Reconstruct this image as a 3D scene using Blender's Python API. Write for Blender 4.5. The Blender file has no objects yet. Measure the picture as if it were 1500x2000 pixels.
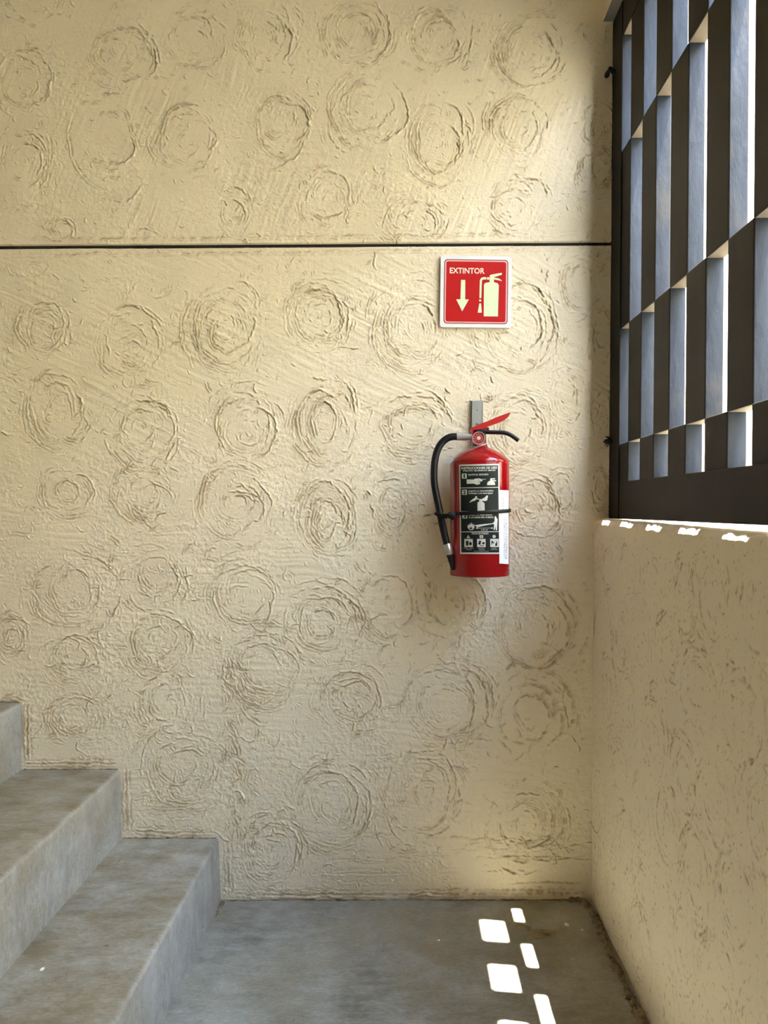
import bpy, bmesh, math, random
import numpy as np
from mathutils import Vector, Matrix

# ------------------------------------------------------------------ camera, sky, sun, exposure
F = 1500.0            # focal length in pixels of the 1500 x 2000 frame
D = 2.143             # camera distance to the back wall (y = 0)
CH = 1.0886           # camera height
VX, VY = 790.0, 995.0 # pixel the lens looks at
C = bpy.context.scene.collection
scn = bpy.context.scene

cam = bpy.data.cameras.new('camera')
cam_o = bpy.data.objects.new('camera', cam); C.objects.link(cam_o)
cam_o.location = (0, -D, CH); cam_o.rotation_euler = (math.pi/2, 0, 0)
cam.sensor_fit = 'VERTICAL'; cam.sensor_height = 36.0; cam.sensor_width = 27.0
cam.lens = 36.0*F/2000.0
cam.shift_x = -(VX-750)/2000.0; cam.shift_y = (VY-1000)/2000.0
cam.clip_start = 0.02
scn.camera = cam_o

world = bpy.data.worlds.new('sky'); scn.world = world
world.use_nodes = True
wn = world.node_tree; wn.nodes.clear()
wo = wn.nodes.new('ShaderNodeOutputWorld'); wb = wn.nodes.new('ShaderNodeBackground')
wt = wn.nodes.new('ShaderNodeTexCoord'); ws = wn.nodes.new('ShaderNodeSeparateXYZ'); wr = wn.nodes.new('ShaderNodeValToRGB')
wn.links.new(wt.outputs['Generated'], ws.inputs[0]); wn.links.new(ws.outputs['Z'], wr.inputs[0])
wn.links.new(wr.outputs[0], wb.inputs[0]); wn.links.new(wb.outputs[0], wo.inputs[0])
wr.color_ramp.elements[0].position = 0.0; wr.color_ramp.elements[0].color = (1.0, 0.99, 0.965, 1)
wr.color_ramp.elements[1].position = 0.70; wr.color_ramp.elements[1].color = (0.55, 0.71, 1.0, 1)
wb.inputs[1].default_value = 23.0

sun = bpy.data.lights.new('sun', 'SUN'); sun_o = bpy.data.objects.new('sun', sun); C.objects.link(sun_o)
sun.energy = 78.0; sun.color = (1.0, 0.96, 0.88); sun.angle = math.radians(0.53)
SUN_DIR = Vector((-0.2027, 0.032, -1.0)).normalized()
sun_o.rotation_euler = SUN_DIR.to_track_quat('-Z', 'Y').to_euler()
sun_o.location = (3, 0, 8)

scn.view_settings.view_transform = 'Standard'; scn.view_settings.look = 'None'
scn.view_settings.gamma = 1.0; scn.view_settings.use_curve_mapping = False
scn.view_settings.exposure = 1.12
scn.cycles.max_bounces = 12; scn.cycles.diffuse_bounces = 7

# ------------------------------------------------------------------ helpers
def P(px, py, Z=D):
    """point at camera distance Z that shows at pixel (px, py) of the photograph"""
    return Vector(((px-VX)*Z/F, Z-D, CH-(py-VY)*Z/F))

def link(o, parent=None):
    C.objects.link(o)
    if parent: o.parent = parent
    return o

def obj(name, bm, mats, parent=None, smooth=False, angle=None):
    me = bpy.data.meshes.new(name)
    bm.normal_update(); bm.to_mesh(me); bm.free()
    for m in (mats if isinstance(mats, (list, tuple)) else [mats]): me.materials.append(m)
    if smooth:
        me.polygons.foreach_set('use_smooth', [True]*len(me.polygons))
        if angle: me.set_sharp_from_angle(angle=math.radians(angle))
    return link(bpy.data.objects.new(name, me), parent)

def thing(name, label, cat, loc=(0, 0, 0), group=None):
    o = bpy.data.objects.new(name, None); C.objects.link(o); o.location = loc
    o.empty_display_size = 0.05
    o['label'] = label; o['category'] = cat
    if group: o['group'] = group
    return o

def adopt(root, *kids):
    """children were built in world coordinates: keep them there"""
    for k in kids:
        k.parent = root
        k.matrix_parent_inverse = Matrix.Translation(root.location).inverted()

def structure(o): o['kind'] = 'structure'; return o

def box(bm, x0, x1, y0, y1, z0, z1, mi=0):
    v = [bm.verts.new(p) for p in ((x0,y0,z0),(x1,y0,z0),(x1,y1,z0),(x0,y1,z0),(x0,y0,z1),(x1,y0,z1),(x1,y1,z1),(x0,y1,z1))]
    fs = []
    for q in ((0,3,2,1),(4,5,6,7),(0,1,5,4),(1,2,6,5),(2,3,7,6),(3,0,4,7)):
        f = bm.faces.new([v[i] for i in q]); f.material_index = mi; fs.append(f)
    return v, fs

def lathe(bm, prof, cx, cy, seg=96, mi=0, caps=True):
    rings = []
    for r, z in prof:
        rings.append([bm.verts.new((cx+r*math.cos(2*math.pi*i/seg), cy+r*math.sin(2*math.pi*i/seg), z)) for i in range(seg)])
    for a, b in zip(rings, rings[1:]):
        for i in range(seg):
            f = bm.faces.new((a[i], a[(i+1)%seg], b[(i+1)%seg], b[i])); f.material_index = mi
    if caps:
        bm.faces.new(rings[0][::-1]).material_index = mi; bm.faces.new(rings[-1]).material_index = mi

def catmull(pts, n=8):
    out = []
    for i in range(len(pts)-1):
        p0 = pts[max(i-1, 0)]; p1 = pts[i]; p2 = pts[i+1]; p3 = pts[min(i+2, len(pts)-1)]
        for k in range(n):
            t = k/n
            out.append(0.5*((2*p1)+(p2-p0)*t+(2*p0-5*p1+4*p2-p3)*t*t+(3*p1-p0-3*p2+p3)*t**3))
    out.append(pts[-1]); return out

def tube(bm, pts, rad, seg=20, flat=1.0, up=Vector((0, 1, 0)), mi=0):
    """sweep; rad a number or a function of 0..1; flat squashes the section along 'up'"""
    rings = []; n = len(pts)
    for i, p in enumerate(pts):
        t = (pts[min(i+1, n-1)]-pts[max(i-1, 0)]).normalized()
        a = (up-t*up.dot(t)).normalized(); b = t.cross(a)
        r = rad(i/(n-1)) if callable(rad) else rad
        rings.append([bm.verts.new(p+a*(r*flat*math.cos(2*math.pi*k/seg))+b*(r*math.sin(2*math.pi*k/seg))) for k in range(seg)])
    for r0, r1 in zip(rings, rings[1:]):
        for k in range(seg):
            bm.faces.new((r0[k], r0[(k+1)%seg], r1[(k+1)%seg], r1[k])).material_index = mi
    bm.faces.new(rings[0][::-1]).material_index = mi; bm.faces.new(rings[-1]).material_index = mi
    bmesh.ops.recalc_face_normals(bm, faces=bm.faces)

def bevel(bm, w, seg=2):
    bmesh.ops.bevel(bm, geom=bm.edges[:], offset=w, segments=seg, affect='EDGES', profile=0.5)

def extrude_poly(bm, pts, vec, mi=0):
    a = [bm.verts.new(p) for p in pts]; b = [bm.verts.new(p+vec) for p in pts]
    fa = bm.faces.new(a); fb = bm.faces.new(b[::-1])
    fa.material_index = fb.material_index = mi
    for i in range(len(a)):
        j = (i+1) % len(a); bm.faces.new((a[j], a[i], b[i], b[j])).material_index = mi
    bmesh.ops.triangulate(bm, faces=[fa, fb])
    bmesh.ops.recalc_face_normals(bm, faces=bm.faces)

# ------------------------------------------------------------------ materials
def mat(name, col, rough=0.6, metal=0.0, spec=0.5):
    m = bpy.data.materials.new(name); m.use_nodes = True
    b = m.node_tree.nodes['Principled BSDF']
    b.inputs['Base Color'].default_value = (*col, 1); b.inputs['Roughness'].default_value = rough
    b.inputs['Metallic'].default_value = metal; b.inputs['Specular IOR Level'].default_value = spec
    return m
def N(m, t, **kw):
    n = m.node_tree.nodes.new(t)
    for k, v in kw.items(): setattr(n, k, v)
    return n
def L(m, a, b): m.node_tree.links.new(a, b)
def B(m): return m.node_tree.nodes['Principled BSDF']
def noise(m, scale, detail=4, rough=0.6, stretch=None):
    tc = N(m, 'ShaderNodeTexCoord'); n = N(m, 'ShaderNodeTexNoise')
    n.inputs['Scale'].default_value = scale; n.inputs['Detail'].default_value = detail; n.inputs['Roughness'].default_value = rough
    if stretch:
        mp = N(m, 'ShaderNodeMapping'); mp.inputs['Scale'].default_value = stretch
        L(m, tc.outputs['Object'], mp.inputs[0]); L(m, mp.outputs[0], n.inputs['Vector'])
    else: L(m, tc.outputs['Object'], n.inputs['Vector'])
    return n.outputs['Fac']
def ramp(m, fac, stops):
    r = N(m, 'ShaderNodeValToRGB'); e = r.color_ramp.elements
    while len(e) < len(stops): e.new(0.5)
    for i, (p, c) in enumerate(stops):
        e[i].position = p; e[i].color = (*c, 1) if len(c) == 3 else c
    L(m, fac, r.inputs[0]); return r.outputs[0]
def mix(m, fac, a, b, mode='MIX'):
    x = N(m, 'ShaderNodeMix', data_type='RGBA', blend_type=mode)
    if isinstance(fac, float): x.inputs[0].default_value = fac
    else: L(m, fac, x.inputs[0])
    for s, v in ((6, a), (7, b)):
        if isinstance(v, tuple): x.inputs[s].default_value = (*v, 1)
        else: L(m, v, x.inputs[s])
    return x.outputs[2]
def bump(m, h, dist, strength=1.0):
    b = N(m, 'ShaderNodeBump'); b.inputs['Distance'].default_value = dist; b.inputs['Strength'].default_value = strength
    L(m, h, b.inputs['Height']); L(m, b.outputs[0], B(m).inputs['Normal'])

PLASTER = (0.78, 0.70, 0.53)
def plaster_mat(name, col, dirt_shade_col, attr=True):
    m = mat(name, col, 0.8, 0, 0.25)
    c = mix(m, noise(m, 5, 3), tuple(x*0.93 for x in col), tuple(min(1, x*1.07) for x in col))
    if attr:
        a = N(m, 'ShaderNodeAttribute'); a.attribute_name = 'dirt_shade'
        c = mix(m, a.outputs['Fac'], c, dirt_shade_col)  # brown of the grooves: dirt, and on the back wall painted-in shade
    L(m, c, B(m).inputs['Base Color'])
    bump(m, noise(m, 260, 5, 0.75), 0.0022, 0.75)
    return m
M_WALL = plaster_mat('cream_plaster', PLASTER, (0.40, 0.295, 0.14))
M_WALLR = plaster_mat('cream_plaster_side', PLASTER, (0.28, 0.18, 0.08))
M_PLAIN = plaster_mat('plain_plaster', PLASTER, (0, 0, 0), False)
M_SILL = plaster_mat('sill_render', (0.72, 0.66, 0.54), (0, 0, 0), False)
M_JOINT = mat('black_joint', (0.008, 0.008, 0.009), 0.6)
M_SOFFIT = mat('raw_concrete', (0.30, 0.29, 0.26), 0.85)

def concrete_mat(name, dark, mid, light, brown, rough=0.45, tread=False):
    m = mat(name, mid, rough, 0, 0.35)
    base = ramp(m, noise(m, 3.2, 8, 0.65), [(0.34, dark), (0.5, mid), (0.66, light)])
    streak = noise(m, 14, 6, 0.7, (1.0, 2.6, 1.0))
    c = mix(m, ramp(m, streak, [(0.42, (0, 0, 0)), (0.66, (0.55,)*3)]), base, light)
    c = mix(m, ramp(m, noise(m, 2.3, 5, 0.6, (1, 1, 1.4)), [(0.44, (0, 0, 0)), (0.64, (0.75,)*3)]), c, brown)
    sp = ramp(m, noise(m, 260, 2, 0.5), [(0.62, (1, 1, 1)), (0.72, (0.72, 0.68, 0.6))])
    c = mix(m, 1.0, c, sp, 'MULTIPLY')
    spots = ramp(m, noise(m, 62, 2, 0.4), [(0.215, (0.5, 0.46, 0.4)), (0.235, (1, 1, 1))])
    c = mix(m, 1.0, c, spots, 'MULTIPLY')
    fl_ = ramp(m, noise(m, 70, 5, 0.75, (1, 2.6, 1)), [(0.40, (0.84, 0.83, 0.80)), (0.56, (1, 1, 1)), (0.70, (1.16, 1.15, 1.12))])
    c = mix(m, 1.0, c, fl_, 'MULTIPLY')
    if tread:   # foot dirt worn into the treads
        g = N(m, 'ShaderNodeNewGeometry'); sx_ = N(m, 'ShaderNodeSeparateXYZ'); L(m, g.outputs['Normal'], sx_.inputs[0])
        up_ = ramp(m, sx_.outputs['Z'], [(0.45, (0, 0, 0)), (0.95, (1, 1, 1))])
        dd = ramp(m, noise(m, 6, 6, 0.7, (1, 1.8, 1)), [(0.36, (0.12,)*3), (0.62, (1.0,)*3)])
        f_ = mix(m, 1.0, up_, dd, 'MULTIPLY')
        c = mix(m, f_, c, mix(m, 1.0, c, (0.58, 0.50, 0.37), 'MULTIPLY'))
    L(m, c, B(m).inputs['Base Color'])
    rr = N(m, 'ShaderNodeMapRange'); L(m, noise(m, 11, 5), rr.inputs[0])
    rr.inputs[3].default_value = rough-0.12; rr.inputs[4].default_value = rough+0.2
    L(m, rr.outputs[0], B(m).inputs['Roughness'])
    bump(m, noise(m, 90, 6, 0.7), 0.0012, 0.5)
    return m
M_FLOOR = concrete_mat('floor_concrete', (0.155, 0.148, 0.122), (0.265, 0.258, 0.225), (0.40, 0.398, 0.36), (0.225, 0.195, 0.125))
M_STEP = concrete_mat('stair_concrete', (0.24, 0.235, 0.21), (0.35, 0.35, 0.32), (0.47, 0.475, 0.45), (0.29, 0.25, 0.175), 0.5, True)
M_MORTAR = mat('mortar_crumbs', (0.24, 0.19, 0.12), 0.95)
L(M_MORTAR, ramp(M_MORTAR, noise(M_MORTAR, 60, 5), [(0.35, (0.12, 0.09, 0.055)), (0.7, (0.34, 0.27, 0.17))]), B(M_MORTAR).inputs['Base Color'])
bump(M_MORTAR, noise(M_MORTAR, 300, 4), 0.001)
M_SPOT = mat('white_paint', (0.75, 0.74, 0.68), 0.6)

M_STEEL = mat('dark_bronze_paint', (0.01, 0.008, 0.005), 0.5, 0, 0.2)
L(M_STEEL, ramp(M_STEEL, noise(M_STEEL, 18, 4, 0.6, (1, 1, .12)), [(0.35, (0.0045, 0.0035, 0.0022)), (0.7, (0.010, 0.0075, 0.0045))]), B(M_STEEL).inputs['Base Color'])
M_SIDE = mat('sky_tinted_paint', (0.10, 0.13, 0.18), 0.6, 0, 0.17)  # same tubes' paint, with blue sky light mixed into the colour
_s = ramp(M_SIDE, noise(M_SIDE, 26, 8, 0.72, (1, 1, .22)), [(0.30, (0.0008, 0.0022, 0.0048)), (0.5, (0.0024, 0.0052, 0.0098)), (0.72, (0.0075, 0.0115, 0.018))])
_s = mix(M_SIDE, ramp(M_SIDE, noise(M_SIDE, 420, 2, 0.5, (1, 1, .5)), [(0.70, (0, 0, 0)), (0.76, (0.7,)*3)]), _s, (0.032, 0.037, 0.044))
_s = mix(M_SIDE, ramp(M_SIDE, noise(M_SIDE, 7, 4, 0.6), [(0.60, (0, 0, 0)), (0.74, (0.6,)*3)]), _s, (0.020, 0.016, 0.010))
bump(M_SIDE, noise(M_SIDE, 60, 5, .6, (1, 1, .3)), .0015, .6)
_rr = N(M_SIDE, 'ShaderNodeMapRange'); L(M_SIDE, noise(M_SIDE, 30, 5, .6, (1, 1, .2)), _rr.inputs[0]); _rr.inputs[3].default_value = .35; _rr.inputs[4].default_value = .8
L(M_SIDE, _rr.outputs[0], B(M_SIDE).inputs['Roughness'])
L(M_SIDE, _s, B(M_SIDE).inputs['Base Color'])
M_UNDER = mat('bounce_lightened_paint', (0.075, 0.062, 0.045), 0.8, 0, .2)  # undersides coloured lighter, standing in for light bounced up from outside

M_RED = mat('red_enamel', (0.25, 0.0012, 0.004), 0.16, 0, 0.5)
M_RED2 = mat('red_lever_paint', (0.42, 0.008, 0.005), 0.4)
M_RUBBER = mat('black_rubber', (0.004, 0.004, 0.0045), 0.45, 0, 0.3)
M_BLACK = mat('black_metal', (0.003, 0.003, 0.003), 0.45, 0, 0.25)
M_ALU = mat('aluminium', (0.55, 0.55, 0.54), 0.35, 0.85)
M_ZINC = mat('zinc_plate', (0.30, 0.33, 0.30), 0.5, 0.1)
M_PAPER = mat('white_paper', (0.80, 0.82, 0.80), 0.7)
M_LBLK = mat('label_black', (0.006, 0.011, 0.010), 0.45, 0, 0.25)
M_LWHT = mat('label_white', (0.60, 0.60, 0.55), 0.4)
M_INK = mat('grey_ink', (0.14, 0.13, 0.15), 0.6)
M_GLASS = mat('gauge_glass', (1, 1, 1), 0.04); B(M_GLASS).inputs['Transmission Weight'].default_value = 1.0; B(M_GLASS).inputs['IOR'].default_value = 1.25
M_GAUGE = mat('gauge_face', (0.30, 0.03, 0.035), 0.3)
M_SIGNW = mat('sign_board', (0.72, 0.73, 0.75), 0.5)
M_SIGNR = mat('sign_red', (0.44, 0.002, 0.004), 0.35)
M_SIGND = mat('sign_outline', (0.10, 0.004, 0.018), 0.4)
M_SIGNP = mat('sign_pink_line', (0.85, 0.42, 0.38), 0.4)
M_GLOW = mat('pale_green_print', (0.66, 0.76, 0.50), 0.4)
M_CREAMP = mat('sign_cream_print', (0.88, 0.76, 0.62), 0.4)
M_PALE = mat('exterior_paving', (0.20, 0.195, 0.18), 0.9)

# ------------------------------------------------------------------ plaster relief
def lattice(u, v, seed):
    """smooth value noise sampled at u, v (in lattice cells), -1..1"""
    rng = np.random.default_rng(seed)
    n = 256; g = rng.uniform(-1, 1, (n, n)).astype(np.float32)
    iu = np.floor(u).astype(np.int32); iv = np.floor(v).astype(np.int32)
    fu = (u-iu).astype(np.float32); fv = (v-iv).astype(np.float32)
    fu = fu*fu*(3-2*fu); fv = fv*fv*(3-2*fv)
    iu0 = iu & 255; iv0 = iv & 255; iu1 = (iu+1) & 255; iv1 = (iv+1) & 255
    return (g[iv0, iu0]*(1-fu)+g[iv0, iu1]*fu)*(1-fv)+(g[iv1, iu0]*(1-fu)+g[iv1, iu1]*fu)*fv

class Strokes:
    """trowel marks, in photograph pixels of the wall (700 to the metre)"""
    def __init__(s, seed): s.p = []; s.rng = np.random.default_rng(seed)
    def path(s, x, y, amp=1.0, w=1.7, side=1.0, step=1.0):
        x = np.asarray(x, float); y = np.asarray(y, float)
        if len(x) < 2: return
        seg = np.hypot(np.diff(x), np.diff(y)); t = np.r_[0, np.cumsum(seg)]
        if t[-1] < 2: return
        n = max(8, int(t[-1]/step)); q = np.linspace(0, t[-1], n)
        xs = np.interp(q, t, x); ys = np.interp(q, t, y)
        k = s.rng.normal(0, 1, n); kk = np.convolve(k, np.ones(7)/7, 'same')
        k2 = np.convolve(s.rng.normal(0, 1, n), np.ones(5)/5, 'same')
        tx = np.gradient(xs); ty = np.gradient(ys); ln = np.hypot(tx, ty)+1e-6
        nx, ny = -ty/ln, tx/ln
        k3 = np.convolve(s.rng.normal(0, 1, n), np.ones(24)/24, 'same')[:n] if n > 24 else k2*0
        xs = xs+nx*(k2*1.0+k3*6); ys = ys+ny*(k2*1.0+k3*6)
        e = np.clip(np.minimum(q, t[-1]-q)/(0.18*t[-1]+1), 0, 1)**0.5
        a = amp*e*np.clip(0.75+1.5*kk, 0.0, 1.7)
        s.p.append(np.stack([xs, ys, a, np.full(n, w), nx*side, ny*side], 1))
    def arc(s, cx, cy, rx, ry, a0, a1, amp=1.0, w=1.7, drift=0.0, side=1.0):
        n = max(6, int(abs(a1-a0)/4)); a = np.radians(np.linspace(a0, a1, n)); u = np.linspace(-.5, .5, n)
        wob = 1+drift*u+0.045*np.sin(a*2+s.rng.uniform(0, 6))+0.03*np.sin(a*5+s.rng.uniform(0, 6))
        s.path(cx+rx*wob*np.cos(a), cy-ry*wob*np.sin(a), amp, w, side)
    def rosette(s, cx, cy, rx, ry, dens=1.0, amp=1.0):
        r = s.rng; ph = r.uniform(0, 360)
        rings = [(r.uniform(.30, .42), 2), (r.uniform(.50, .62), 3), (r.uniform(.72, .80), 4), (r.uniform(.90, .98), 5), (r.uniform(1.04, 1.12), 3)]
        for fr, cnt in rings:
            cnt = max(1, int(round(cnt*dens)))
            for k in range(cnt):
                a = ph+360*(k+r.uniform(-.35, .35))/cnt; sp = r.uniform(35, 115) if fr < .95 else r.uniform(22, 60)
                f2 = fr*r.uniform(.92, 1.08); ox, oy = r.normal(0, .075, 2)
                A = amp*r.uniform(.55, 1.2)
                s.arc(cx+ox*rx, cy+oy*ry, rx*f2, ry*f2, a, a+sp, A, r.uniform(1.4, 2.1), r.uniform(-.14, .14), 1 if r.random() < .8 else -1)
                if r.random() < .45*dens:   # the trowel skips: a parallel twin
                    for j in range(1, 1+int(r.integers(1, 4))):
                        s.arc(cx+ox*rx, cy+oy*ry, rx*f2+4.5*j, ry*f2+4.5*j, a+r.uniform(0, 20), a+sp*r.uniform(.4, .8), A*.7, 1.4, r.uniform(-.1, .1))
            ph += r.uniform(40, 130)
        if s.rng.random() < 1:       # crumbs and short flicks
            for k in range(int(26*dens)):
                a = r.uniform(0, 2*math.pi); q = r.uniform(.15, 1.25); L_ = r.uniform(3, 11); b = a+math.pi/2+r.normal(0, .5)
                x = cx+rx*q*math.cos(a); y = cy+ry*q*math.sin(a)
                s.path([x, x+L_*math.cos(b)], [y, y+L_*math.sin(b)], amp*r.uniform(.5, 1.3), r.uniform(.9, 1.3))

def stamp(S, px0, py0, cell, shape, ridge_h, groove_h):
    pts = np.concatenate(S.p)
    R = np.zeros(shape, np.float32); G = np.zeros(shape, np.float32)
    for arr, off, hh, wf in ((R, 0.0, ridge_h, 1.0), (G, -2.1, groove_h, 0.85)):
        X = (pts[:, 0]+pts[:, 4]*off-px0)/cell; Y = (pts[:, 1]+pts[:, 5]*off-py0)/cell
        A = pts[:, 2]*hh; W = pts[:, 3]*.66*wf/cell
        ix = np.floor(X).astype(int); iy = np.floor(Y).astype(int); K = int(math.ceil(3*2.0/cell))
        flat = arr.ravel()
        for dy in range(-K, K+2):
            for dx in range(-K, K+2):
                jx = ix+dx; jy = iy+dy
                ok = (jx >= 0) & (jx < shape[1]) & (jy >= 0) & (jy < shape[0])
                d2 = (jx-X)**2+(jy-Y)**2
                val = (A*np.exp(-d2/(2*W*W))).astype(np.float32)
                np.maximum.at(flat, (jy*shape[1]+jx)[ok], val[ok])
    return R, G

def grid_mesh(name, V, dirt_shade, mats, close=None):
    """V: (rows, cols, 3)"""
    r, c = V.shape[:2]
    me = bpy.data.meshes.new(name); me.vertices.add(r*c)
    me.vertices.foreach_set('co', np.ascontiguousarray(V, np.float32).ravel())
    i = np.arange((r-1)*(c-1)); a = (i//(c-1))*c+i % (c-1)
    F_ = np.stack([a, a+c, a+c+1, a+1], 1).astype(np.int32)
    me.loops.add(F_.size); me.loops.foreach_set('vertex_index', F_.ravel())
    me.polygons.add(len(F_)); me.polygons.foreach_set('loop_start', np.arange(0, F_.size, 4, dtype=np.int32))
    me.polygons.foreach_set('use_smooth', np.ones(len(F_), bool))
    if dirt_shade is not None:
        at = me.attributes.new('dirt_shade', 'FLOAT', 'POINT'); at.data.foreach_set('value', dirt_shade.astype(np.float32).ravel())
    me.update(calc_edges=True); me.validate()
    for m in mats: me.materials.append(m)
    return link(bpy.data.objects.new(name, me))

# ---- back wall marks read off the photograph: centre x, centre y, half width, half height, density
ROS = [(68,-8,52,46,.7),(45,155,56,62,.9),(240,108,65,57,.8),(378,72,62,58,.9),(520,72,58,72,.8),(250,2,52,34,.6),
 (365,272,62,60,1),(40,312,55,68,1),(550,245,66,72,1.1),(120,446,30,22,.7),(290,462,30,22,.6),(455,402,36,48,.8),
 (700,62,66,64,1.1),(856,74,66,68,1.2),(1034,104,70,66,1.1),(716,216,72,76,1.2),(854,276,60,76,1.2),(1012,250,66,68,1.1),
 (638,390,48,62,.9),(812,432,66,46,1.2),(1004,408,50,48,1),(1172,334,34,52,1.1),(1168,250,26,40,1),(1155,70,40,40,.5),
 (88,640,48,54,1.1),(258,668,66,70,1),(440,640,66,80,1.2),(106,800,56,76,.8),(282,840,64,76,1.1),(480,832,60,64,1),
 (132,960,56,48,1),(288,962,62,62,1.1),(460,985,74,72,1.1),(622,618,66,68,1.3),(806,640,80,88,1.5),(634,824,58,80,1.3),
 (808,830,76,56,1.1),(1010,640,80,88,1.2),(1014,845,66,78,1.2),(1110,776,36,52,.8),(1134,560,46,62,.9),(640,1014,62,78,1.4),
 (142,1148,80,76,1.1),(304,1130,60,58,1.1),(480,1164,76,68,1.1),(22,1238,36,44,1.2),(144,1284,56,46,1.2),(312,1252,66,62,1.2),
 (520,1305,82,78,1.2),(148,1400,60,46,1.3),(332,1374,60,66,1.2),(628,1212,78,78,1.4),(758,1180,58,66,.8),(880,1180,72,72,.8),
 (1048,1228,78,86,1.2),(690,1364,72,68,1.2),(874,1380,88,86,1.5),(1040,1402,72,80,1),(1036,990,58,66,1.5),(1094,966,32,46,.8),
 (768,990,40,62,.7),(360,1490,86,78,1.1),(652,1572,88,96,1.3),(528,1660,74,74,1.4),(826,1548,78,88,1.1),(1030,1612,74,80,1.1),
 (1166,480,26,50,1.1),(1172,660,24,60,1.0),(1176,820,22,60,1.0),(1172,960,22,50,1.1),(470,470,40,20,.2),(60,520,40,24,.4)]
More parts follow.
